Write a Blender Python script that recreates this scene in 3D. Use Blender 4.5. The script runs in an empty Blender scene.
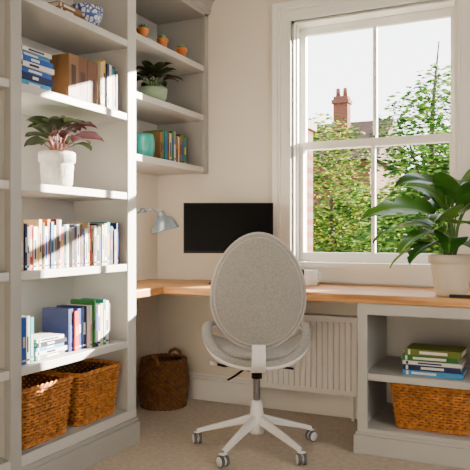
import bpy, math, random
from mathutils import Vector, Matrix
R=random.Random(7)
rad=math.radians
# ---------------------------------------------------------------- materials
MC={}
def mat(name,col,rough=.6,metal=0,bump=0,bscale=60,var=0.0,vscale=8,spec=.4,sheen=0,trans=0):
    if name in MC: return MC[name]
    m=bpy.data.materials.new(name); m.use_nodes=True
    nt=m.node_tree; b=nt.nodes['Principled BSDF']
    c=(col[0],col[1],col[2],1)
    b.inputs['Base Color'].default_value=c
    b.inputs['Roughness'].default_value=rough
    b.inputs['Metallic'].default_value=metal
    b.inputs['Specular IOR Level'].default_value=spec
    if sheen: b.inputs['Sheen Weight'].default_value=sheen
    tc=nt.nodes.new('ShaderNodeTexCoord'); src=None
    if var>0:
        n=nt.nodes.new('ShaderNodeTexNoise'); n.inputs['Scale'].default_value=vscale; n.inputs['Detail'].default_value=4
        nt.links.new(tc.outputs['Object'],n.inputs['Vector'])
        r=nt.nodes.new('ShaderNodeValToRGB')
        r.color_ramp.elements[0].position=.3; r.color_ramp.elements[1].position=.7
        r.color_ramp.elements[0].color=tuple(max(0,x*(1-var)) for x in col)+(1,)
        r.color_ramp.elements[1].color=tuple(min(1,x*(1+var)) for x in col)+(1,)
        nt.links.new(n.outputs['Fac'],r.inputs['Fac']); nt.links.new(r.outputs['Color'],b.inputs['Base Color']); src=r.outputs['Color']
    if bump>0:
        n=nt.nodes.new('ShaderNodeTexNoise'); n.inputs['Scale'].default_value=bscale; n.inputs['Detail'].default_value=3
        nt.links.new(tc.outputs['Object'],n.inputs['Vector'])
        bp=nt.nodes.new('ShaderNodeBump'); bp.inputs['Strength'].default_value=bump; bp.inputs['Distance'].default_value=.01
        nt.links.new(n.outputs['Fac'],bp.inputs['Height']); nt.links.new(bp.outputs['Normal'],b.inputs['Normal'])
    if trans>0:
        tr=nt.nodes.new('ShaderNodeBsdfTranslucent'); tr.inputs['Color'].default_value=c
        if src: nt.links.new(src,tr.inputs['Color'])
        ms=nt.nodes.new('ShaderNodeMixShader'); ms.inputs[0].default_value=trans
        nt.links.new(b.outputs[0],ms.inputs[1]); nt.links.new(tr.outputs[0],ms.inputs[2]); nt.links.new(ms.outputs[0],nt.nodes['Material Output'].inputs['Surface'])
    MC[name]=m; return m

def wood_mat(name,c1,c2,c3):
    m=bpy.data.materials.new(name); m.use_nodes=True; nt=m.node_tree; b=nt.nodes['Principled BSDF']
    tc=nt.nodes.new('ShaderNodeTexCoord'); mp=nt.nodes.new('ShaderNodeMapping'); mp.inputs['Scale'].default_value=(1.2,14,14)
    n=nt.nodes.new('ShaderNodeTexNoise'); n.inputs['Scale'].default_value=3; n.inputs['Detail'].default_value=6; n.inputs['Distortion'].default_value=.6
    r=nt.nodes.new('ShaderNodeValToRGB'); r.color_ramp.elements[0].position=.3; r.color_ramp.elements[0].color=c1+(1,)
    r.color_ramp.elements[1].position=.72; r.color_ramp.elements[1].color=c3+(1,)
    e=r.color_ramp.elements.new(.5); e.color=c2+(1,)
    nt.links.new(tc.outputs['Object'],mp.inputs['Vector']); nt.links.new(mp.outputs['Vector'],n.inputs['Vector'])
    nt.links.new(n.outputs['Fac'],r.inputs['Fac']); nt.links.new(r.outputs['Color'],b.inputs['Base Color'])
    b.inputs['Roughness'].default_value=.4; b.inputs['Specular IOR Level'].default_value=.3
    return m

def leaf_mat(name,edge,mid,under=None,stripes=0,rough=.35):
    m=bpy.data.materials.new(name); m.use_nodes=True; nt=m.node_tree; b=nt.nodes['Principled BSDF']
    uv=nt.nodes.new('ShaderNodeUVMap'); sp=nt.nodes.new('ShaderNodeSeparateXYZ'); nt.links.new(uv.outputs['UV'],sp.inputs[0])
    def M(op,a,bb=None):
        n=nt.nodes.new('ShaderNodeMath'); n.operation=op
        for i,x in enumerate((a,bb)):
            if x is None: continue
            if isinstance(x,(int,float)): n.inputs[i].default_value=x
            else: nt.links.new(x,n.inputs[i])
        return n.outputs[0]
    a=M('ABSOLUTE',M('SUBTRACT',sp.outputs['Y'],.5))           # 0 at rib, .5 edge
    if stripes:
        w=M('SINE',M('MULTIPLY',M('SUBTRACT',sp.outputs['X'],M('MULTIPLY',a,.5)),stripes))
        f=M('MULTIPLY',M('ADD',M('MULTIPLY',w,.5),.5),M('SUBTRACT',1,M('MULTIPLY',a,2.0)))
    else:
        f=M('SUBTRACT',1,M('MINIMUM',M('MULTIPLY',a,14),1))
    mx=nt.nodes.new('ShaderNodeMix'); mx.data_type='RGBA'
    nt.links.new(f,mx.inputs[0]); mx.inputs[6].default_value=edge+(1,); mx.inputs[7].default_value=mid+(1,)
    out=mx.outputs[2]
    if under:
        g=nt.nodes.new('ShaderNodeNewGeometry'); m2=nt.nodes.new('ShaderNodeMix'); m2.data_type='RGBA'
        nt.links.new(g.outputs['Backfacing'],m2.inputs[0]); nt.links.new(out,m2.inputs[6]); m2.inputs[7].default_value=under+(1,)
        out=m2.outputs[2]
    nt.links.new(out,b.inputs['Base Color']); b.inputs['Roughness'].default_value=rough; b.inputs['Specular IOR Level'].default_value=.3
    tr=nt.nodes.new('ShaderNodeBsdfTranslucent'); nt.links.new(out,tr.inputs['Color'])
    ms=nt.nodes.new('ShaderNodeMixShader'); ms.inputs[0].default_value=.25
    o=nt.nodes['Material Output']; nt.links.new(b.outputs[0],ms.inputs[1]); nt.links.new(tr.outputs[0],ms.inputs[2]); nt.links.new(ms.outputs[0],o.inputs['Surface'])
    return m

# ---------------------------------------------------------------- mesh builder
class MB:
    def __init__(s): s.v=[];s.f=[];s.m=[];s.sm=[];s.uv=[];s.mats=[];s.X=Matrix.Identity(4)
    def mi(s,m):
        if m not in s.mats: s.mats.append(m)
        return s.mats.index(m)
    def add(s,vs,fs,m,smooth=False,uvs=None):
        o=len(s.v); i=s.mi(m)
        for k,p in enumerate(vs):
            s.v.append(tuple(s.X@Vector(p))); s.uv.append(uvs[k] if uvs else (0,0))
        for f in fs:
            s.f.append(tuple(o+k for k in f)); s.m.append(i); s.sm.append(smooth)
    def box(s,x0,x1,y0,y1,z0,z1,m,M=None):
        x0,x1=sorted((x0,x1)); y0,y1=sorted((y0,y1)); z0,z1=sorted((z0,z1))
        vs=[Vector((x,y,z)) for x in(x0,x1) for y in(y0,y1) for z in(z0,z1)]
        if M: vs=[M@p for p in vs]
        s.add(vs,[(0,1,3,2),(4,6,7,5),(0,4,5,1),(2,3,7,6),(0,2,6,4),(1,5,7,3)],m)
    def lathe(s,prof,c,m,seg=32,axis=None,smooth=True):
        c=Vector(c); vs=[];fs=[]; n=len(prof)
        for r,z in prof:
            for k in range(seg):
                a=2*math.pi*k/seg; p=Vector((r*math.cos(a),r*math.sin(a),z))
                if axis: p=axis@p
                vs.append(c+p)
        for i in range(n-1):
            for k in range(seg):
                k2=(k+1)%seg; fs.append((i*seg+k,i*seg+k2,(i+1)*seg+k2,(i+1)*seg+k))
        s.add(vs,fs,m,smooth)
        if prof[0][0]>1e-5: s.add([vs[k] for k in range(seg)],[tuple(reversed(range(seg)))],m)
        if prof[-1][0]>1e-5: s.add([vs[(n-1)*seg+k] for k in range(seg)],[tuple(range(seg))],m)
    def tube(s,pts,r,m,seg=8,closed=False,flat=None):
        pts=[Vector(p) for p in pts]; n=len(pts); vs=[];fs=[]; up=Vector((0,0,1))
        for i,p in enumerate(pts):
            if closed: t=pts[(i+1)%n]-pts[i-1]
            else: t=pts[min(i+1,n-1)]-pts[max(i-1,0)]
            t.normalize()
            a=t.cross(up)
            if a.length<.05: a=t.cross(Vector((0,1,0)))
            a.normalize(); b=a.cross(t)
            rr=r[i] if isinstance(r,(list,tuple)) else r
            for k in range(seg):
                an=2*math.pi*k/seg
                vs.append(p+a*math.cos(an)*rr+b*math.sin(an)*rr*(flat or 1))
        for i in range(n if closed else n-1):
            j=(i+1)%n
            for k in range(seg):
                k2=(k+1)%seg; fs.append((i*seg+k,j*seg+k,j*seg+k2,i*seg+k2))
        if not closed:
            fs.append(tuple(range(seg))); fs.append(tuple((n-1)*seg+k for k in reversed(range(seg))))
        s.add(vs,fs,m,True)
    def leaf(s,base,az,pitch,L,W,droop,m,fold=.25,ns=14,nt=8,split=0,shape='oval',roll=0):
        base=Vector(base); vs=[];uv=[];fs=[]
        h=Vector((math.cos(az),math.sin(az),0)); side=Vector((-math.sin(az),math.cos(az),0)); z=Vector((0,0,1))
        side=Matrix.Rotation(roll,3,h)@side
        p=base.copy()
        for i in range(ns+1):
            u=i/ns; a=pitch-droop*u
            d=h*math.cos(a)+z*math.sin(a); nrm=d.cross(side)*-1
            if nrm.z<0: nrm=-nrm
            if shape=='heart': w=W*(max(0,math.sin(math.pi*min(1,(u*.93+.07))**.62)))**.85
            elif shape=='long': w=W*math.sin(math.pi*u**.9)**.8 if 0<u<1 else 0
            else: w=W*math.sin(math.pi*u**.8)**.75 if 0<u<1 else 0
            for j in range(nt+1):
                t=j/nt*2-1; k=1
                if split and abs(t)>.4: k=1-.38*max(0,math.sin(u*split+ (0 if t>0 else .8)))**3*(abs(t)-.4)/.6
                ww=w*t*k
                q=p+side*ww+nrm*(abs(ww)*fold)-nrm*(.06*W*math.sin(u*9+t*3))*abs(t)
                if shape=='heart': q=q-d*(.25*W*abs(t)*(1-u)**2)
                vs.append(q); uv.append((u,j/nt))
            p=p+d*(L/ns)
        for i in range(ns):
            for j in range(nt):
                a=i*(nt+1)+j; fs.append((a,a+nt+1,a+nt+2,a+1))
        s.add(vs,fs,m,True,uv)
    def obj(s,name,parent=None,bevel=0,loc=None,subsurf=0):
        me=bpy.data.meshes.new(name); me.from_pydata(s.v,[],s.f)
        for m in s.mats: me.materials.append(m)
        me.polygons.foreach_set('material_index',s.m); me.polygons.foreach_set('use_smooth',s.sm)
        ul=me.uv_layers.new(name='UVMap')
        for l in me.loops: ul.data[l.index].uv=s.uv[l.vertex_index]
        me.update()
        o=bpy.data.objects.new(name,me); bpy.context.scene.collection.objects.link(o)
        if bevel:
            b=o.modifiers.new('bevel','BEVEL'); b.width=bevel; b.segments=2; b.limit_method='ANGLE'; b.angle_limit=rad(50)
        if parent: o.parent=parent
        return o
def empty(name,loc=(0,0,0),rz=0):
    e=bpy.data.objects.new(name,None); e.location=loc; e.rotation_euler=(0,0,rz); e.empty_display_size=.1
    bpy.context.scene.collection.objects.link(e); return e

# colours
WALL=mat('wall_paint_cream',(.68,.62,.53),.85,bump=.05,bscale=150,var=.015,vscale=3)
CEIL=mat('ceiling_white',(.78,.76,.72),.9)
TRIM=mat('trim_white_gloss',(.80,.78,.74),.4,var=.01)
GREY=mat('cabinet_grey_paint',(.34,.33,.31),.5,var=.02,vscale=5)
INN_LIT=mat('cabinet_inner_lit_paint',(.50,.485,.46),.5,var=.02,vscale=5)  # paler version of the cabinet grey, with brighter light put into the colour
CARPET=mat('carpet_beige',(.48,.40,.305),.95,bump=.9,bscale=200,var=.16,vscale=40,sheen=.2)
WOOD=wood_mat('desk_oak',(.36,.15,.04),(.52,.25,.085),(.66,.38,.16))
WHITEP=mat('white_plastic',(.80,.79,.77),.35)
BLACKP=mat('black_plastic',(.006,.006,.007),.4,spec=.15)
CHROME=mat('chrome',(.5,.5,.52),.25,metal=1)
DARKM=mat('dark_metal',(.05,.05,.055),.4,metal=.6)

XL,XR,YB,YF,ZC=-2.27,1.6,3.59,-1.3,2.68
# ---------------------------------------------------------------- room
def simple(name,boxes,bevel=0):
    b=MB()
    for bx in boxes: b.box(*bx)
    return b.obj(name,bevel=bevel)
simple('floor',[(XL-.2,XR+.2,YF-.2,YB+.26,-.12,0,CARPET)])
simple('ceiling',[(XL-.2,XR+.2,YF-.2,YB+.26,ZC,ZC+.12,CEIL)])
simple('wall_left',[(XL-.15,XL,YF,YB,0,ZC,WALL)])
OX0,OX1,OZ0,OZ1=-1.34,-.415,.86,2.28
simple('wall_back',[(XL-.15,OX0,YB,YB+.26,0,ZC,WALL),(OX1,XR+.15,YB,YB+.26,0,ZC,WALL),(OX0,OX1,YB,YB+.26,0,OZ0,WALL),(OX0,OX1,YB,YB+.26,OZ1,ZC,WALL)])
WY0,WY1=.3,2.2  # unseen opening, added to let fill skylight into the room
simple('wall_right',[(XR,XR+.15,YF,WY0,0,ZC,WALL),(XR,XR+.15,WY1,YB,0,ZC,WALL),(XR,XR+.15,WY0,WY1,0,.9,WALL),(XR,XR+.15,WY0,WY1,2.2,ZC,WALL)])
simple('wall_front',[(XL-.15,XR+.15,YF-.15,YF,0,ZC,WALL)])
b=MB()
for i in range(4):
    x=WY0+(WY1-WY0-.05)*i/3; b.box(XR+.05,XR+.11,x,x+.05,.9,2.2,TRIM)
b.box(XR+.05,XR+.11,WY0,WY1,.9,.95,TRIM); b.box(XR+.05,XR+.11,WY0,WY1,2.15,2.2,TRIM)
b.obj('unseen_fill_window')  # bars for the added fill opening, out of view
# baseboards
def baseboard(name,pts):
    b=MB()
    for (x0,x1,y0,y1) in pts:
        b.box(x0,x1,y0,y1,0,.13,TRIM)
        dx=.006 if abs(x1-x0)<.03 else 0; dy=.006 if abs(y1-y0)<.03 else 0
        b.box(x0,x1-dx,y0+dy,y1,.13,.15,TRIM); b.box(x0,x1-dx*2,y0+dy*2,y1,.15,.165,TRIM)
    return b.obj(name,bevel=.003)
baseboard('baseboard_back',[(XL,-.83,YB-.02,YB)])
baseboard('baseboard_left',[(XL,XL+.02,2.73,YB-.02)])

# ---------------------------------------------------------------- back window
b=MB()
yy=YB
ZS=.7515
def casing(x0,x1,z0,z1,th): b.box(x0,x1,yy-th,yy,z0,z1,TRIM)
cw=.11
for sgn,xi in ((-1,OX0),(1,OX1)):
    xo=xi+sgn*cw
    casing(min(xi,xo),max(xi,xo),ZS,OZ1+cw,.018)
    casing(min(xo,xo-sgn*.03),max(xo,xo-sgn*.03),ZS,OZ1+cw,.038)
    casing(min(xo-sgn*.03,xo-sgn*.045),max(xo-sgn*.03,xo-sgn*.045),ZS,OZ1+cw-.03,.028)
    casing(min(xi,xi+sgn*.018),max(xi,xi+sgn*.018),.86,OZ1+.018,.026)
casing(OX0,OX1,OZ1,OZ1+cw,.0175); casing(OX0-cw+.03,OX1+cw-.03,OZ1+cw-.03,OZ1+cw,.0375); casing(OX0-.05,OX1+.05,OZ1+cw-.045,OZ1+cw-.03,.0275); casing(OX0,OX1,OZ1,OZ1+.018,.0255)
# sill board, apron
b.box(OX0-.02,OX1+.02,YB-.045,YB+.08,.845,.872,TRIM)
casing(OX0,OX1,.76,.845,.018); casing(OX0,OX1,.815,.845,.028)
# linings
b.box(OX0,OX0+.012,YB,YB+.2,.872,OZ1,TRIM); b.box(OX1-.012,OX1,YB,YB+.2,.872,OZ1,TRIM); b.box(OX0,OX1,YB,YB+.2,OZ1-.012,OZ1,TRIM)
b.box(OX0,OX0+.022,YB+.03,YB+.055,.872,OZ1-.012,TRIM); b.box(OX1-.022,OX1,YB+.03,YB+.055,.872,OZ1-.012,TRIM)
b.box(OX0,OX1,YB+.08,YB+.32,.83,.862,TRIM)
def sash(y0,z0,z1,bot,top):
    x0,x1=OX0+.014,OX1-.014; y1=y0+.035; s=.034
    b.box(x0,x0+s,y0,y1,z0,z1,TRIM); b.box(x1-s,x1,y0,y1,z0,z1,TRIM)
    b.box(x0+s,x1-s,y0+.001,y1-.001,z0+.001,z0+bot,TRIM); b.box(x0+s,x1-s,y0+.001,y1-.001,z1-top,z1-.001,TRIM)
    xm=(x0+x1)/2; b.box(xm-.011,xm+.011,y0+.004,y1-.004,z0+bot,z1-top,TRIM)
sash(YB+.10,1.535,OZ1-.013,.045,.045)
sash(YB+.06,.873,1.58,.055,.045)
b.box(-.895,-.86,YB+.05,YB+.095,1.58,1.592,CHROME)
b.obj('window_1')

# ---------------------------------------------------------------- tall bookcase
b=MB(); XF=-1.84; XBk=-2.265
th=.034
shelves=[.17,.512,.888,1.238,1.625,1.985]
Y0,Ya,Yb,Y1=1.10,1.866,1.924,2.71; Yc=2.643
for z in shelves:
    b.box(-2.19,XF-.004,Y0,Y1-.02,z-th,z,INN_LIT)
b.box(XBk,-2.19,Y0,Y1-.002,.0,2.6,INN_LIT)       # back panel on battens
b.box(-2.19,XF-.012,Y1-.05,Y1,.0,2.6,INN_LIT)     # end side
b.box(-2.19,XF-.012,Ya+.015,Yb-.015,0,2.6,INN_LIT)
b.box(-2.19,XF-.012,Y0,Y0+.03,0,2.6,INN_LIT)
b.box(XF-.012,XF,Yc,Y1+.004,0,2.6,INN_LIT)  # right front stile, window light painted in with the paler grey
b.box(XF-.03,XF+.004,Ya,Yb,0,2.6,GREY)
b.box(XF-.012,XF,Y0,Y0+.05,0,2.6,GREY)
b.box(XF-.012,XF,Y0,Y1,2.36,2.6,GREY)
b.box(-2.19,XF,Y0,Y1,2.34,2.37,INN_LIT)
# plinth
b.box(XF-.02,XF+.018,Y0,Y1+.012,0,.105,GREY); b.box(XF-.02,XF+.010,Y0,Y1+.008,.105,.125,GREY)
b.box(XF-.02,XF+.002,Y0,Y1+.004,.125,.17,INN_LIT)
b.box(-2.19,XF-.02,Y1-.05,Y1+.012,0,.105,GREY)
b.obj('tall_bookcase',bevel=.003)

# ---------------------------------------------------------------- wall shelf unit over desk
b=MB(); XU=-1.90; UY0,UY1=2.715,3.588
for z in (1.45,1.772,2.075):
    b.box(XL+.004,XU-.002,UY0,UY1-.001,z-.036,z,INN_LIT)
b.box(XL+.002,XL+.02,UY0,UY1,1.416,2.42,INN_LIT)
b.box(XL+.02,XU-.01,UY0,UY0+.03,1.416,2.42,GREY); b.box(XL+.02,XU-.01,UY1-.035,UY1,1.416,2.42,GREY)
b.box(XU-.02,XU+.006,UY1-.05,UY1,1.41,2.42,GREY); b.box(XU-.02,XU+.006,UY0,UY0+.05,1.41,2.42,GREY)
b.box(XL+.02,XU+.006,UY0,UY1,2.38,2.44,GREY)
# crown moulding (swept cove profile along Y)
prof=[(0,2.40),(.012,2.41),(.016,2.44),(.03,2.475),(.055,2.505),(.085,2.525),(.09,2.545),(.10,2.55),(.10,2.57),(-.05,2.57),(-.05,2.40)]
vs=[];n=len(prof)
for y in (UY0,UY1):
    for px,pz in prof: vs.append((XU+.006+px,y,pz))
fs=[(i,(i+1)%n,n+(i+1)%n,n+i) for i in range(n)]+[tuple(range(n)),tuple(reversed(range(n,2*n)))]
b.add(vs,fs,GREY)
b.obj('wall_shelf_unit',bevel=.003)

# ---------------------------------------------------------------- desk
b=MB()
b.box(XL+.002,XR-.002,3.02,YB-.04,.708,.75,WOOD)
b.box(XL+.002,-1.87,2.735,3.0199,.708,.75,WOOD)
b.box(-2.0,XR-.002,YB-.0399,YB-.002,.708,.75,WOOD)
b.box(XL+.022,-.82,YB-.055,YB-.022,.65,.708,TRIM)
b.obj('desk',bevel=.006)
# cabinet beneath
b=MB(); cx0,cx1,cm=-.80,.62,-.10; cf=3.045; cb=3.56
CG=mat('desk_cabinet_grey_paint',(.40,.39,.37),.5,var=.02,vscale=5)
b.box(cx0,cx0+.022,cf,cb,0,.706,CG); b.box(cx1-.022,cx1,cf,cb,0,.706,CG); b.box(cm-.015,cm+.015,cf,cb,0,.706,CG)
b.box(cx0,cx1,cb-.012,cb,0,.706,CG)
for z in (.12,.375): b.box(cx0+.01,cx1-.01,cf+.004,cb-.01,z-.034,z,CG)
b.box(cx0,cx1,cf,cb,.68,.7075,CG)
for x0,x1 in ((cx0-.003,cx0+.045),(cm-.025,cm+.025),(cx1-.045,cx1+.003)): b.box(x0,x1,cf-.018,cf+.004,0,.7075,CG)
b.box(cx0+.04,cx1-.04,cf-.0178,cf+.004,.655,.7075,CG)
b.box(cx0-.018,cx1+.018,cf-.032,cf+.01,0,.088,CG); b.box(cx0-.010,cx1+.010,cf-.025,cf+.01,.088,.102,CG); b.box(cx0+.03,cx1-.03,cf-.0178,cf+.004,.10,.12,CG)
b.box(cx0-.018,cx0+.01,cf,cb,0,.088,CG)
b.obj('under_desk_cabinet',bevel=.003)

# ---------------------------------------------------------------- radiator
b=MB(); rx0,rx1,rz0,rz1=-1.56,-.93,.14,.575; ry=3.50
b.box(rx0,rx1,ry,ry+.012,rz0,rz1,TRIM)
x=rx0+.02
while x<rx1-.03:
    b.box(x,x+.018,ry-.012,ry+.001,rz0+.03,rz1-.03,TRIM); x+=.033
b.box(rx0-.004,rx1+.004,ry-.014,ry+.06,rz1-.008,rz1+.004,TRIM)
b.box(rx0-.004,rx0,ry-.014,ry+.06,rz0+.01,rz1,TRIM); b.box(rx1,rx1+.004,ry-.014,ry+.06,rz0+.01,rz1,TRIM)
b.box(rx0,rx1,ry+.045,ry+.055,rz0,rz1,TRIM)
b.tube([(rx1-.03,ry+.03,rz0+.01),(rx1-.03,ry+.03,-.0)],.008,TRIM)
b.tube([(rx0+.03,ry+.03,rz0+.01),(rx0+.03,ry+.03,-.0)],.008,TRIM)
b.box(rx0+.1,rx0+.14,ry+.05,YB-.001,.25,.5,TRIM); b.box(rx1-.14,rx1-.1,ry+.05,YB-.001,.25,.5,TRIM)
b.obj('radiator',bevel=.004)

# ---------------------------------------------------------------- books
BC={'white':(.62,.60,.56),'cream':(.54,.43,.26),'black':(.010,.010,.012),'red':(.45,.02,.015),'blue':(.008,.06,.32),'navy':(.005,.013,.07),'sky':(.04,.22,.46),
'teal':(.006,.17,.18),'yellow':(.72,.40,.01),'orange':(.62,.13,.01),'brown':(.13,.05,.02),'tan':(.22,.11,.045),'green':(.015,.12,.02),'pink':(.55,.13,.15),'grey':(.18,.18,.18),'olive':(.11,.13,.015),'dbrown':(.05,.02,.01)}
BM={k:mat('book_cover_'+k,v,.5,var=.06,vscale=20,spec=.25) for k,v in BC.items()}
PAGE=mat('book_pages',(.62,.57,.46),.8,var=.08,vscale=90)
def book(b,M,dep,thk,hgt,col,lab=None):
    c=BM[col]; t=.0018
    b.box(-dep,0,0,t,0,hgt,c,M); b.box(-dep,0,thk-t,thk,0,hgt,c,M); b.box(-t,.0005,0,thk,0,hgt,c,M)
    b.box(-dep+.004,-t,t,thk-t,.003,hgt-.003,PAGE,M)
    if lab:
        l=BM[lab]; q=R.uniform(.15,.4)*hgt; e=R.uniform(.55,.8)*hgt
        b.box(.0004,.0011,thk*.28,thk*.72,q,e,l,M)
        b.box(.0004,.0011,thk*.12,thk*.88,hgt*.06,hgt*.1,l,M)
def row(name,x,y0,y1,z,h,cols,thr=(.014,.026),dep=.13,lean=0,hv=.018):
    b=MB(); y=y0; i=0
    while True:
        t=R.uniform(*thr)
        if y+t>y1: break
        hh=h+R.uniform(-hv,hv); c=cols[i%len(cols)] if not isinstance(cols,str) else cols
        M=Matrix.Translation((x+R.uniform(-.006,.004),y,z+.0005))
        lab=R.choice(['white','black','red','yellow','navy','cream','blue']); 
        if lab==c: lab='white' if c!='white' else 'black'
        if c in ('tan','brown'): lab='dbrown'
        book(b,M,dep,t-.0008,hh,c,lab); y+=t; i+=1
    return b.obj(name)
def stack(name,x,y0,z,items,yaw=0,axis='x'):
    b=MB(); zz=z+.0005
    for L,D,T,c in items:
        off=R.uniform(-.008,.008)
        if axis=='x': M=Matrix.Translation((x+R.uniform(-.008,.004),y0+off,zz+T))@Matrix.Rotation(rad(yaw+R.uniform(-2,2)),4,'Z')@Matrix.Rotation(rad(-90),4,'X')
        else: M=Matrix.Translation((x+off,y0,zz+T))@Matrix.Rotation(rad(-90+yaw+R.uniform(-2,2)),4,'Z')@Matrix.Rotation(rad(-90),4,'X')
        book(b,M,D,T-.0008,L,c,'white' if c not in('white','cream') else 'navy'); zz+=T
    return b.obj(name)
XS=-1.875
pal1=['white','cream','navy','white','red','white','yellow','cream','black','white','orange','sky','white','brown','white','pink','teal']
pal2=['grey','navy','white','brown','blue','white','cream','red','tan','white','black','green','cream','white','teal','navy','grey']
row('book_row',XS,1.945,2.262,.888,.19,pal1,(.013,.022))
row('book_row',XS,2.272,2.625,.888,.185,pal2,(.013,.022))
stack('book_stack',XS,1.945,1.625,[(.20,.14,.030,'sky'),(.205,.14,.026,'navy'),(.195,.14,.022,'blue'),(.20,.13,.022,'white'),(.19,.13,.024,'blue'),(.185,.13,.018,'sky'),(.19,.13,.018,'white')])
row('book_row',XS-.01,2.255,2.47,1.625,.20,['tan','brown','brown'],(.066,.072),.15,hv=.006)
row('book_row',XS,2.475,2.615,1.625,.215,['cream','yellow','navy','white','teal','navy','olive'],(.014,.024))
row('book_row',XS,1.942,2.045,.512,.19,['sky','blue','white','teal'],(.018,.026))
stack('book_stack',XS+.0,2.055,.512,[(.18,.14,.020,'grey'),(.185,.14,.018,'white'),(.175,.14,.018,'sky'),(.18,.13,.018,'black'),(.165,.13,.016,'white')])
row('book_row',XS-.02,2.275,2.40,.512,.185,['navy','red','blue','navy'],(.028,.034),.15,hv=.008)
row('book_row',XS,2.40,2.56,.512,.20,['white','green','black','white','cream','teal','white','grey'],(.014,.024))
stack('book_stack',XS-.01,2.20,1.985,[(.16,.14,.03,'brown'),(.155,.13,.024,'tan')])
row('book_row',-1.955,3.13,3.44,1.45,.17,['tan','olive','teal','brown','cream','green','grey','tan','white'],(.018,.03),lean=0)
stack('book_stack',-.60,3.09,.375,[(.27,.18,.024,'sky'),(.26,.18,.026,'navy'),(.265,.18,.018,'white'),(.25,.17,.026,'green'),(.255,.17,.030,'olive')],axis='y')

# ---------------------------------------------------------------- wicker baskets
WK=mat('wicker_honey',(.42,.155,.032),.6,var=.5,vscale=45,spec=.25)
WK2=mat('wicker_brown',(.18,.08,.026),.6,var=.4,vscale=35,spec=.25)
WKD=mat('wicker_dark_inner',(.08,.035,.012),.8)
def rrect(a,c,r,N):
    r=min(r,a,c); segs=[]; per=4*(a+c-2*r)+2*math.pi*r
    out=[]
    for i in range(N):
        s=per*i/N; 
        parts=[('l',(a,-(c-r)),(0,1),2*(c-r),(1,0)),('a',(a-r,c-r),0,math.pi*r/2),('l',(a-r,c),(-1,0),2*(a-r),(0,1)),('a',(-(a-r),c-r),math.pi/2,math.pi*r/2),
               ('l',(-a,c-r),(0,-1),2*(c-r),(-1,0)),('a',(-(a-r),-(c-r)),math.pi,math.pi*r/2),('l',(-(a-r),-c),(1,0),2*(a-r),(0,-1)),('a',(a-r,-(c-r)),1.5*math.pi,math.pi*r/2)]
        for p in parts:
            if s<=p[3]+1e-9:
                if p[0]=='l': out.append(((p[1][0]+p[2][0]*s,p[1][1]+p[2][1]*s),p[4]))
                else:
                    an=p[2]+s/r; n=(math.cos(an),math.sin(an)); out.append(((p[1][0]+r*n[0],p[1][1]+r*n[1]),n))
                break
            s-=p[3]
        else: out.append(((a,-(c-r)),(1,0)))
    return out
def basket(name,c,a,bb,r,h,prof,m,rows,posts,handle=None,strand=.0055,inner=WKD,rz=0):
    b=MB(); b.X=Matrix.Translation(c)@Matrix.Rotation(rz,4,'Z'); N=posts*4
    for k in range(rows):
        z=strand+(h-2*strand)*k/(rows-1); s=prof(z/h); pts=[]
        for i,((x,y),n) in enumerate(rrect(a*s,bb*s,r,N)):
            w=strand*.85*math.cos(math.pi*i/2+ (math.pi if k%2 else 0))
            pts.append((x+n[0]*w,y+n[1]*w,z+R.uniform(-.0006,.0006)))
        b.tube(pts,strand*.95,m,6,closed=True)
    for i in range(posts):
        pp=[]
        for q in range(6):
            z=h*q/5; s=prof(q/5); (x,y),n=rrect(a*s,bb*s,r,N)[i*4+1]; pp.append((x,y,z))
        b.tube(pp,strand*.7,m,5)
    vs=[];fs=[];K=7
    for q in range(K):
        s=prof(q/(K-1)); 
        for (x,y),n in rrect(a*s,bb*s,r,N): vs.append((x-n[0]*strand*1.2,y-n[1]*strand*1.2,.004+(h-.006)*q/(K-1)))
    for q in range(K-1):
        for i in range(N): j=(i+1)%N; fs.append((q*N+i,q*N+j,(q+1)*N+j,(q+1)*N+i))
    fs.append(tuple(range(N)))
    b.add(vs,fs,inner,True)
    for zz,s in ((h,prof(1)),(strand*2,prof(0))):
        base=rrect(a*s,bb*s,r,posts*6)
        for ph in (0,2.09,4.18):
            pts=[]
            for i,((x,y),n) in enumerate(base):
                an=ph+i*2*math.pi*round(posts/2.5)/len(base); ra=strand*1.1
                pts.append((x+n[0]*math.cos(an)*ra,y+n[1]*math.cos(an)*ra,zz+math.sin(an)*ra))
            b.tube(pts,strand*.95,m,6,closed=True)
    if handle:
        for hx,hy,tx,ty,wd,hh in handle:
            for off in (-.004,.004):
                pts=[]
                for q in range(13):
                    t=math.pi*q/12
                    pts.append((hx+tx*wd*math.cos(t)+ty*off,hy+ty*wd*math.cos(t)+tx*off,h-.01+hh*math.sin(t)+.003*math.sin(q*1.9+off*500)))
                b.tube(pts,strand*1.3,m,7)
    return b.obj(name)
tap=lambda q:.86+.14*q
basket('wicker_storage_basket',(-2.005,2.105,.171),.15,.155,.03,.24,tap,WK,18,34,None)
basket('wicker_storage_basket',(-2.005,2.455,.171),.15,.155,.03,.235,tap,WK,18,34,None)
basket('wicker_storage_basket',(-.475,3.21,.121),.185,.13,.03,.205,tap,WK,16,34,None)
bul=lambda q:.86+.30*math.sin(math.pi*(q*.8+.1))*.55
basket('round_wicker_basket',(-2.08,3.36,0),.14,.14,.14,.28,bul,WK2,20,26,[(0,-.135,1,0,.045,.05),(0,.135,1,0,.045,.05)],strand=.0068)

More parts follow.
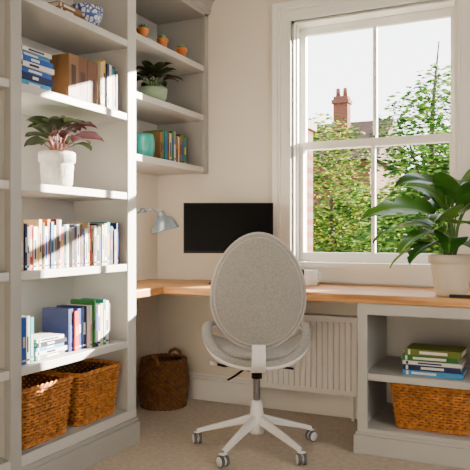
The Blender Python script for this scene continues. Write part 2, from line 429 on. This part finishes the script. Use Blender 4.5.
# ---------------------------------------------------------------- chair
FAB=mat('chair_fabric_grey',(.36,.35,.33),.95,bump=.7,bscale=350,var=.14,vscale=110,sheen=.15)
SEAM=mat('chair_piping',(.50,.48,.455),.8)
ch=empty('office_chair',(-1.256,2.877,0),rad(25.5))
def egg(phi,rr,W,H,k): return (W*math.sin(phi)*(1-k*math.cos(phi))*rr, H*math.cos(phi)*rr)
b=MB(); NP,NR=56,12; cz=.775
def backpt(x,zz,side,r,t=.032):
    y=-.235 + .9*x*x - .12*(zz)*1.0*1 + .25*zz*zz
    y+= side*t*math.sqrt(max(0,1-r**3.2))
    return (x,y,cz+zz)
for side in (1,-1):
    vs=[backpt(0,0,side,0)];fs=[]
    for i in range(1,NR+1):
        r=math.sin(math.pi/2*i/NR)
        for k in range(NP):
            x,zz=egg(2*math.pi*k/NP,r,.212,.262,.10); vs.append(backpt(x,zz,side,r))
    for k in range(NP):
        k2=(k+1)%NP; fs.append((0,1+k,1+k2) if side>0 else (0,1+k2,1+k))
        for i in range(NR-1):
            q=(1+i*NP+k,1+(i+1)*NP+k,1+(i+1)*NP+k2,1+i*NP+k2); fs.append(q if side>0 else q[::-1])
    b.add(vs,fs,FAB,True)
b.obj('backrest',ch)
b=MB()
b.tube([backpt(*egg(2*math.pi*k/NP,1.0,.213,.263,.10),-1,1) for k in range(NP)],.0055,SEAM,8,closed=True)
b.tube([backpt(*egg(2*math.pi*k/NP,.93,.212,.262,.10),-1,.93) for k in range(NP)],.0028,SEAM,6,closed=True)
b.obj('backrest_piping',ch)
# seat
b=MB()
def seatpt(x,y,side,r):
    z=.475+1.1*max(0,abs(x)-.12)**1.6*2.2-.25*max(0,y-.1)**1.3
    return (x,y+.03,z+side*.034*math.sqrt(max(0,1-r**3.5)))
for side in (1,-1):
    vs=[seatpt(0,0,side,0)];fs=[]
    for i in range(1,NR+1):
        r=math.sin(math.pi/2*i/NR)
        for k in range(NP):
            x,y=egg(2*math.pi*k/NP,r,.225,.225,.04); vs.append(seatpt(x,y,side,r))
    for k in range(NP):
        k2=(k+1)%NP; fs.append((0,1+k2,1+k) if side>0 else (0,1+k,1+k2))
        for i in range(NR-1):
            q=(1+i*NP+k,1+i*NP+k2,1+(i+1)*NP+k2,1+(i+1)*NP+k); fs.append(q if side>0 else q[::-1])
    b.add(vs,fs,FAB,True)
b.obj('seat',ch)
def catmull(P,n=8):
    P=[Vector(p) for p in P]; out=[]
    for i in range(len(P)-1):
        p0=P[max(i-1,0)];p1=P[i];p2=P[i+1];p3=P[min(i+2,len(P)-1)]
        for k in range(n):
            t=k/n; out.append(.5*((2*p1)+(-p0+p2)*t+(2*p0-5*p1+4*p2-p3)*t*t+(-p0+3*p1-3*p2+p3)*t**3))
    out.append(P[-1]); return out
half=[(.185,.14,.585),(.225,.08,.592),(.24,0,.582),(.232,-.08,.545),(.19,-.14,.49),(.11,-.17,.452)]
band=half+[(0,-.18,.442)]+[(-x,y,z) for x,y,z in reversed(half)]
cur=catmull(band,7); n=len(cur)
b=MB(); b.tube(cur,[.024*(.45+.55*min(1,8*min(i,n-1-i)/n)) for i in range(n)],FAB,12,flat=.75); b.obj('arm_band_padding',ch)
b=MB(); b.tube([p+Vector((0,-.006,-.017)) for p in cur],[.02*(.5+.5*min(1,8*min(i,n-1-i)/n)) for i in range(n)],WHITEP,10,flat=.6); b.obj('arm_band_shell',ch)
# spine bracket
b=MB(); sp=catmull([(0,-.262,.545),(0,-.268,.50),(0,-.255,.45),(0,-.20,.418),(0,-.08,.405),(0,.03,.405)],6)
vs=[];fs=[]
for i,p in enumerate(sp):
    t=(sp[min(i+1,len(sp)-1)]-sp[max(i-1,0)]).normalized(); nn=Vector((0,-t.z,t.y)); w=.030+.006*(i/len(sp))
    for sx,sn in ((-w,-.011),(w,-.011),(w,.011),(-w,.011)): vs.append(p+Vector((sx,0,0))+nn*sn)
for i in range(len(sp)-1):
    for k in range(4): k2=(k+1)%4; fs.append((4*i+k,4*i+k2,4*(i+1)+k2,4*(i+1)+k))
m_=len(sp)-1; fs+= [(3,2,1,0),(4*m_,4*m_+1,4*m_+2,4*m_+3)]
b.add(vs,fs,WHITEP); b.obj('spine_bracket',ch,bevel=.006)
b=MB(); b.box(-.07,.07,-.09,.10,.405,.44,WHITEP); b.box(-.05,.05,-.05,.07,.38,.41,BLACKP); b.box(-.12,.12,-.10,.13,.437,.452,BLACKP); b.obj('tilt_mechanism',ch,bevel=.006)
b=MB(); b.tube([(-.05,0,.40),(-.16,-.01,.40),(-.205,-.012,.412)],.0055,BLACKP); b.tube([(-.19,-.012,.408),(-.225,-.012,.415)],.010,WHITEP)
b.tube([(.05,.02,.40),(.14,.02,.385),(.18,.02,.38)],.0055,BLACKP); b.tube([(-.04,.03,.39),(-.11,-.06,.36),(-.14,-.07,.345)],.005,BLACKP); b.obj('levers',ch)
b=MB(); b.lathe([(.0,.40),(.024,.40),(.024,.345),(.0165,.34),(.0165,.22),(.0,.22)],(0,0,0),CHROME,24)
b.lathe([(.026,.40),(.026,.34),(.0,.34)],(0,0,0),BLACKP,24); b.obj('gas_column',ch)
b=MB(); b.lathe([(0,.075),(.034,.075),(.040,.10),(.037,.14),(.030,.19),(.027,.225),(.02,.235),(0,.235)],(0,0,0),WHITEP,28)
RC=.30
angs=[rad(a-90+4) for a in (36,-36,108,-108,180)]
for a in angs:
    d=Vector((math.cos(a),math.sin(a),0)); vs=[];fs=[];K=9; sd=Vector((-d.y,d.x,0))
    for i in range(K):
        t=i/(K-1); rr=.02+(RC-.02)*t; z=.150-.085*t**.85+.004*math.sin(t*3); w=.021-.009*t; hh=.020-.010*t
        for sx,sz in ((-w,-hh),(w,-hh),(w*.7,hh),(-w*.7,hh)): vs.append(d*rr+sd*sx+Vector((0,0,z+sz)))
    for i in range(K-1):
        for k in range(4): k2=(k+1)%4; fs.append((4*i+k,4*i+k2,4*(i+1)+k2,4*(i+1)+k))
    fs+=[(3,2,1,0),(4*K-4,4*K-3,4*K-2,4*K-1)]
    b.add(vs,fs,WHITEP)
b.obj('star_base',ch,bevel=.005)
b=MB(); TREAD=mat('caster_tread',(.10,.10,.11),.6)
for i,a in enumerate(angs):
    d=Vector((math.cos(a),math.sin(a),0)); c=d*RC; ca=a+rad([60,-20,100,30,70][i])
    ax=Matrix.Rotation(ca,3,'Z')@Matrix.Rotation(rad(90),3,'Y'); axv=Vector((math.cos(ca),math.sin(ca),0))
    b.tube([c+Vector((0,0,.075)),c+Vector((0,0,.03))],.007,CHROME)
    for o in (-.013,.013):
        cc=c+axv*o+Vector((0,0,.0275))
        b.lathe([(0,-.0085),(.022,-.0085),(.022,.0085),(0,.0085)],cc,WHITEP,20,axis=ax)
        b.lathe([(.0215,-.0075),(.0265,-.0065),(.0265,.0065),(.0215,.0075)],cc,TREAD,20,axis=ax)
    b.lathe([(.0,.047),(.012,.056),(.02,.058),(.0,.066)],c,WHITEP,16)
b.obj('casters',ch)

# ---------------------------------------------------------------- monitor
SCR=mat('monitor_screen',(.002,.0022,.0025),.35,spec=.05)
b=MB(); b.X=Matrix.Translation((-1.645,3.36,0))@Matrix.Rotation(rad(25),4,'Z')
w=.258; z0,z1=.925,1.215
b.box(-w,w,-.006,.018,z0,z1,BLACKP); b.box(-w+.006,w-.006,-.0068,-.005,z0+.014,z1-.006,SCR)
b.box(-.15,.15,.018,.035,z0+.05,z1-.07,BLACKP); b.box(-.025,.025,.034,.05,.76,1.08,DARKM)
b.box(-.11,.11,-.07,.11,.7505,.762,DARKM)
b.obj('computer_monitor',bevel=.002)

# ---------------------------------------------------------------- desk lamp
LMP=mat('lamp_blue_grey_metal',(.20,.245,.285),.3,metal=.55)
b=MB()
b.lathe([(0,.7505),(.085,.7505),(.085,.765),(.07,.775),(0,.777)],(-2.14,2.93,0),LMP,32)
b.tube([(-2.14,2.93,.77),(-2.16,2.91,1.085)],.007,LMP); 
b.lathe([(0,-.014),(.014,-.014),(.014,.014),(0,.014)],(-2.16,2.91,1.085),LMP,16,axis=Matrix.Rotation(rad(90),3,'X'))
for o in (-.007,.007): b.tube([(-2.16,2.91+o,1.085),(-2.0,3.02+o,1.165)],.0042,LMP)
b.lathe([(0,-.014),(.013,-.014),(.013,.014),(0,.014)],(-2.0,3.02,1.165),LMP,16,axis=Matrix.Rotation(rad(90),3,'X'))
ax=Matrix.Rotation(rad(-14),3,'Y')@Matrix.Rotation(rad(8),3,'X')
b.tube([(-2.0,3.02,1.165),(-1.96,3.045,1.175),(-1.93,3.065,1.15)],.006,LMP)
hp=Vector((-1.925,3.07,1.165))
b.lathe([(0,.0),(.018,-.002),(.022,-.02),(.026,-.035),(.050,-.048),(.066,-.075),(.074,-.105),(.077,-.114),(.073,-.114),(.062,-.076),(.044,-.052),(0,-.045)],hp,LMP,36,axis=ax)
BULB=mat('bulb_glass',(.9,.9,.86),.3)
b.lathe([(0,-.045),(.014,-.05),(.024,-.075),(.016,-.095),(0,-.10)],hp,BULB,20,axis=ax)
b.obj('desk_lamp')

# ---------------------------------------------------------------- potted plants
SOIL=mat('soil',(.05,.03,.02),.95,bump=.8,bscale=80)
POTC=mat('pot_cream_ceramic',(.62,.55,.44),.4,var=.04)
GLF=leaf_mat('leaf_glossy_green',(.018,.09,.008),(.10,.25,.04),(.05,.15,.02))
GLF2=leaf_mat('leaf_bright_green',(.06,.19,.013),(.18,.36,.06),(.10,.25,.03))
STEM=mat('stem_green',(.08,.19,.04),.5)
px,py=-.395,3.16
b=MB()
b.lathe([(0,.7505),(.066,.7505),(.070,.756),(.092,.895),(.093,.90),(.101,.902),(.103,.935),(.100,.94),(.093,.94),(.090,.915),(0,.915)],(px,py,0),POTC,40)
b.lathe([(0,.916),(.09,.917)],(px,py,0),SOIL,30)
cl=rad(205.5)
LV=[(0,.08,1.12,22,.36,.12,55,1),(-25,.10,1.07,12,.29,.09,60,0),(25,.08,1.04,5,.25,.09,60,1),(10,.03,1.22,45,.27,.10,80,0),(60,.07,1.10,25,.26,.09,60,1),
(-60,.08,1.15,30,.27,.09,70,0),(100,.08,1.08,15,.28,.10,60,1),(140,.07,1.15,30,.28,.10,70,0),(180,.05,1.13,35,.30,.11,70,1),(-100,.06,1.18,45,.24,.09,70,0),(-140,.07,1.2,40,.28,.10,80,1),
(80,.03,1.21,50,.26,.10,90,0),(-10,.10,.99,-10,.22,.07,50,0),(35,.12,.99,0,.20,.07,60,1),(200,.02,1.24,55,.30,.11,90,0),(120,.10,1.0,0,.22,.08,50,0),(-35,.03,1.16,60,.24,.09,70,1),(70,.1,1.02,5,.2,.075,60,0)]
for i,(a,o_,hb,pt,L,W,dr,sp_) in enumerate(LV):
    a=cl+rad(a); bx=px+math.cos(a)*o_; by=py+math.sin(a)*o_
    if by>3.42: by=3.42
    st=Vector((px+math.cos(a)*.02,py+math.sin(a)*.02,.915)); en=Vector((bx,by,hb)); md=(st+en)/2+Vector((-math.cos(a)*.01,-math.sin(a)*.01,.03))
    b.tube(catmull([st,md,en],5),.004,STEM,6)
    if math.sin(a)>.5: L=min(L,.2)
    b.leaf(en,a,rad(pt),L,W,rad(dr),GLF if i%2 else GLF2,fold=.22,ns=26,nt=12,split=26 if sp_ else 0,shape='heart',roll=rad(R.uniform(-25,25)))
b.obj('potted_monstera')

# prayer plant
POTG=mat('pot_pale_stone',(.48,.46,.42),.8,bump=.5,bscale=60,var=.12,vscale=30)
CAL=leaf_mat('prayer_leaf',(.015,.055,.01),(.08,.16,.035),(.025,.035,.013),stripes=34)
CAL2=leaf_mat('prayer_leaf_purple',(.025,.007,.009),(.035,.09,.018),(.04,.008,.013),stripes=30)
b=MB(); qx,qy,qz=-1.965,2.275,1.2385
b.lathe([(0,qz),(.058,qz),(.068,qz+.02),(.074,qz+.10),(.070,qz+.112),(.080,qz+.115),(.082,qz+.155),(.078,qz+.160),(.072,qz+.158),(.07,qz+.14),(0,qz+.14)],(qx,qy,0),POTG,36)
for i in range(28):
    a=rad(i*137.5+20); lay=i/28; pt=rad(70-60*lay); 
    sx=math.cos(a)
    L=R.uniform(.11,.155); W=R.uniform(.032,.045)
    if sx<-.3: L*=.75
    bz=qz+.20+.085*(1-lay)-.02*R.random(); off=.02+.075*lay
    if sx<-.2: off*=.6
    en=Vector((qx+sx*off,qy+math.sin(a)*off*1.15,bz)); st=Vector((qx+sx*.015,qy+math.sin(a)*.015,qz+.14))
    b.tube([st,(st+en)/2+Vector((0,0,.012)),en],.0022,mat('stem_red',(.18,.05,.04),.5),5)
    pt=min(pt,math.asin(min(1,max(.05,(1.575-bz)/L))))
    b.leaf(en,a,pt,L,W,rad(60),CAL if i%5 not in(1,3) else CAL2,fold=.3,ns=12,nt=8,roll=rad(R.uniform(-20,20)))
b.obj('potted_prayer_plant')

# upper shelf planter (low bowl)
POTM=mat('pot_sage_green',(.22,.30,.20),.5,var=.1)
b=MB(); qx,qy,qz=-2.0,3.12,1.7725
b.lathe([(0,qz),(.055,qz),(.075,qz+.03),(.082,qz+.08),(.078,qz+.085),(.07,qz+.07),(0,qz+.07)],(qx,qy,0),POTM,36)
for i in range(24):
    a=rad(i*137.5); lay=i/24; L=R.uniform(.09,.13); bz=qz+.12+.05*(1-lay); off=.02+.05*lay
    if math.cos(a)<0: L*=.8
    en=Vector((qx+math.cos(a)*off,qy+math.sin(a)*off,bz)); b.tube([(qx,qy,qz+.07),en],.002,STEM,5)
    b.leaf(en,a,min(rad(65-55*lay),math.asin(min(1,.09/L))),L,.03,rad(60),CAL2 if i%3==0 else CAL,fold=.3,ns=10,nt=6)
b.obj('potted_trailing_plant')
TERR=mat('terracotta_orange',(.60,.19,.05),.6,var=.1)
CACT=mat('cactus_green',(.12,.27,.08),.6,bump=.4,bscale=120)
for k,(yy_,s) in enumerate(((2.93,1),(3.13,.95),(3.34,1))):
    b=MB(); c=(-1.945,yy_,2.0755)
    b.lathe([(0,0),(.022*s,0),(.030*s,.045),(.034*s,.046),(.034*s,.058),(.029*s,.058),(.027*s,.05),(0,.05)],c,TERR,24)
    for j in range(12):
        a=rad(j*137.5); L=.035; b.leaf((c[0]+.006*math.cos(a),c[1]+.006*math.sin(a),c[2]+.05),a,rad(75-5*j),L,.009,rad(-15),CACT,fold=.5,ns=6,nt=4,shape='long')
    b.lathe([(0,.048),(.015,.052),(.017,.064),(.012,.076),(0,.08)],c,CACT,12)
    b.obj('cactus_pot')
TEAL=mat('teal_glaze',(.02,.25,.22),.25,var=.15,vscale=15)
b=MB(); b.lathe([(0,0),(.040,0),(.050,.01),(.056,.05),(.056,.10),(.050,.125),(.046,.13),(.044,.125),(.049,.10),(.049,.02),(0,.015)],(-1.975,2.995,1.4505),TEAL,36); b.obj('teal_jar')
BW=bpy.data.materials.new('blue_white_porcelain'); BW.use_nodes=True; nt=BW.node_tree; bs=nt.nodes['Principled BSDF']; bs.inputs['Roughness'].default_value=.2
vo=nt.nodes.new('ShaderNodeTexVoronoi'); vo.inputs['Scale'].default_value=45; vo.feature='DISTANCE_TO_EDGE'; tc=nt.nodes.new('ShaderNodeTexCoord'); nt.links.new(tc.outputs['Object'],vo.inputs['Vector'])
rr=nt.nodes.new('ShaderNodeValToRGB'); rr.color_ramp.elements[0].position=.08; rr.color_ramp.elements[0].color=(.03,.07,.30,1); rr.color_ramp.elements[1].position=.16; rr.color_ramp.elements[1].color=(.7,.72,.76,1)
nt.links.new(vo.outputs['Distance'],rr.inputs['Fac']); nt.links.new(rr.outputs['Color'],bs.inputs['Base Color'])
b=MB(); b.lathe([(0,0),(.035,0),(.036,.012),(.06,.03),(.075,.06),(.078,.095),(.074,.095),(.068,.06),(.05,.03),(0,.02)],(-1.925,2.43,1.9855),BW,36); b.obj('porcelain_bowl')
b=MB(); mc=(-1.17,3.43,.7505)
b.lathe([(0,0),(.034,0),(.037,.005),(.038,.085),(.035,.086),(.033,.01),(0,.008)],mc,WHITEP,32)
b.tube([(mc[0]+.036,mc[1],mc[2]+.07),(mc[0]+.055,mc[1],mc[2]+.068),(mc[0]+.062,mc[1],mc[2]+.045),(mc[0]+.052,mc[1],mc[2]+.025),(mc[0]+.036,mc[1],mc[2]+.022)],.005,WHITEP)
b.obj('coffee_mug')
b=MB(); b.lathe([(0,0),(.03,0),(.03,.012),(.008,.018),(.008,.05),(.03,.06),(.032,.085),(.0,.088)],(-1.235,3.45,.7505),BLACKP,28); b.obj('webcam_stand')
b=MB(); b.box(-.385,-.24,3.023,3.05,.7505,.764,BLACKP); b.obj('black_pen_case',bevel=.002)

# ---------------------------------------------------------------- outside
GRASS=mat('lawn',(.04,.08,.015),.95,var=.3,vscale=3)
b=MB(); b.box(-40,40,YB+.35,60,-.4,-.3,GRASS); b.obj('garden_lawn')
BRK=bpy.data.materials.new('brick_red'); BRK.use_nodes=True; nt=BRK.node_tree; bs=nt.nodes['Principled BSDF']; bs.inputs['Roughness'].default_value=.9; bs.inputs['Specular IOR Level'].default_value=.1
br=nt.nodes.new('ShaderNodeTexBrick'); br.inputs['Scale'].default_value=4; br.inputs['Color1'].default_value=(.15,.045,.025,1); br.inputs['Color2'].default_value=(.10,.033,.02,1); br.inputs['Mortar'].default_value=(.12,.085,.07,1)
tc=nt.nodes.new('ShaderNodeTexCoord'); mp=nt.nodes.new('ShaderNodeMapping'); mp.inputs['Rotation'].default_value=(rad(90),0,0); nt.links.new(tc.outputs['Object'],mp.inputs[0]); nt.links.new(mp.outputs[0],br.inputs['Vector']); nt.links.new(br.outputs['Color'],bs.inputs['Base Color'])
ROOF=mat('roof_slate',(.07,.038,.03),.8,var=.2,vscale=2,spec=.1)
b=MB(); b.box(-2.5,-2.06,4.2,6.1,-.299,2.05,BRK); b.box(-2.53,-2.03,4.18,6.13,2.05,2.12,mat('coping_stone',(.2,.17,.14),.9)); b.obj('garden_brick_wall')
hx,hy=-7.6,24.5
b=MB()
b.box(hx-4,hx+1.6,hy,hy+6,-.299,4.0,BRK)
vs=[(hx-4.3,hy-.3,3.9),(hx+1.9,hy-.3,3.9),(hx+1.9,hy+6.3,3.9),(hx-4.3,hy+6.3,3.9),(hx-4.3,hy+3,5.9),(hx+1.9,hy+3,5.9)]
b.add(vs,[(0,1,5,4),(2,3,4,5),(1,2,5),(3,0,4),(3,2,1,0)],ROOF)
b.box(hx-.3,hx+.3,hy+1.5,hy+1.95,4,6.75,BRK); b.box(hx-.36,hx+.36,hy+1.43,hy+2.02,6.45,6.6,BRK)
for o in (-.15,.15): b.lathe([(0,6.75),(.10,6.75),(.08,7.1),(0,7.1)],(hx+o,hy+1.7,0),BRK,12)
b.obj('neighbour_house')
def fol(name,cols):
    return [mat(name+str(i),c,.7,var=.25,vscale=2,trans=.4,spec=.15) for i,c in enumerate(cols)]
FG=fol('foliage_green',[(.022,.075,.009),(.055,.13,.015),(.10,.18,.025),(.008,.032,.004)])
FY=fol('foliage_yellow',[(.22,.24,.025),(.11,.165,.016),(.04,.10,.01),(.012,.038,.005)])
TRK=mat('bark',(.05,.032,.02),.9)
def bush(name,blobs,n,mats,size=.07,trunk=None):
    b=MB(); tot=sum(q[3]*q[4]*q[5] for q in blobs)
    for (x,y,z,rx,ry,rz) in blobs:
        for i in range(int(n*rx*ry*rz/tot)):
            while 1:
                d=Vector((R.gauss(0,1),R.gauss(0,1),R.gauss(0,1)))
                if d.length>.1: break
            d.normalize(); k=R.uniform(.45,1.05)
            p=Vector((x+d.x*rx*k,y+d.y*ry*k,z+d.z*rz*k)); s=size*R.uniform(.5,1.2)
            if p.z-s<-.28: continue
            Mr=Matrix.Rotation(R.uniform(0,6.3),3,'Z')@Matrix.Rotation(R.uniform(-1.3,1.3),3,'X')
            q=[p+Mr@Vector(v) for v in ((-s,0,0),(0,-s*.45,s*.1),(s,0,0),(0,s*.45,s*.1))]
            b.add(q,[(0,1,2,3)],mats[min(len(mats)-1,int(R.random()*len(mats)))])
    if trunk:
        for pts,r in trunk: b.tube(pts,r,TRK,7)
    return b.obj(name)
bush('garden_tree',[(-1.45,8.6,2.2,.62,.6,.75),(-1.0,8.7,1.5,.6,.6,.8),(-1.6,8.5,.9,.7,.6,.7),(-1.25,8.6,2.85,.35,.3,.35),(-.8,8.7,.5,.7,.6,.8)],11000,FG,.05,
     [([(-1.3,8.6,-.29),(-1.33,8.6,1.2),(-1.3,8.6,2.6),(-1.22,8.6,3.5)],[.07,.05,.03,.008]),([(-1.32,8.6,1.3),(-1.6,8.5,2.3)],[.03,.012]),([(-1.32,8.6,1.2),(-1.0,8.7,2.4)],[.03,.01])])
bush('garden_shrub',[(-3.15,9.8,2.15,.8,.6,.75),(-2.6,9.9,1.1,.7,.6,.7),(-3.6,9.8,.8,.9,.6,.8),(-2.9,9.6,.2,.9,.6,.5)],11000,FY,.05,[([(-3.0,9.8,-.29),(-3,9.8,1.6)],[.06,.03])])
bush('garden_hedge',[(-2.3,7.2,.3,1.0,.4,.42),(-1.2,7.3,.2,1.0,.4,.40),(-.2,7.2,.3,.8,.4,.5)],7000,FG,.05,[([(-2,7.2,-.29),(-2,7.2,.3)],[.04,.02])])
bush('distant_tree',[(-8.5,19,1.8,1.6,1,1.6),(-5.0,20,1.3,1.8,1,1.3),(-2.2,19,2.0,1.8,1,2.0),(-3.4,21,1.4,2,1,1.5),(-6.6,18,.8,2,1,1.2)],8000,FG+FY,.17,[([(-5,20,-.29),(-5,20,2)],[.15,.08])])

# ---------------------------------------------------------------- light
w=bpy.data.worlds.new('World'); bpy.context.scene.world=w; w.use_nodes=True; nt=w.node_tree; bg=nt.nodes['Background']
tc=nt.nodes.new('ShaderNodeTexCoord'); sp=nt.nodes.new('ShaderNodeSeparateXYZ'); cr=nt.nodes.new('ShaderNodeValToRGB')
nt.links.new(tc.outputs['Generated'],sp.inputs[0]); nt.links.new(sp.outputs['Z'],cr.inputs[0]); nt.links.new(cr.outputs[0],bg.inputs[0])
cr.color_ramp.elements[0].position=0; cr.color_ramp.elements[0].color=(1,.97,.92,1); cr.color_ramp.elements[1].position=.6; cr.color_ramp.elements[1].color=(.82,.90,1,1)
bg.inputs[1].default_value=6.2
s=bpy.data.lights.new('sun','SUN'); s.energy=85; s.angle=rad(.6); s.color=(1,.89,.74)
so=bpy.data.objects.new('sun',s); bpy.context.scene.collection.objects.link(so)
so.rotation_euler=Vector((-.62,-.78,-.29)).to_track_quat('-Z','Y').to_euler()
# camera
c=bpy.data.cameras.new('camera'); co=bpy.data.objects.new('camera',c); bpy.context.scene.collection.objects.link(co)
c.sensor_width=36; c.lens=36*650/470; co.location=(0,0,1.03); co.rotation_euler=(rad(90),0,rad(25.5)); c.clip_start=.05
bpy.context.scene.camera=co
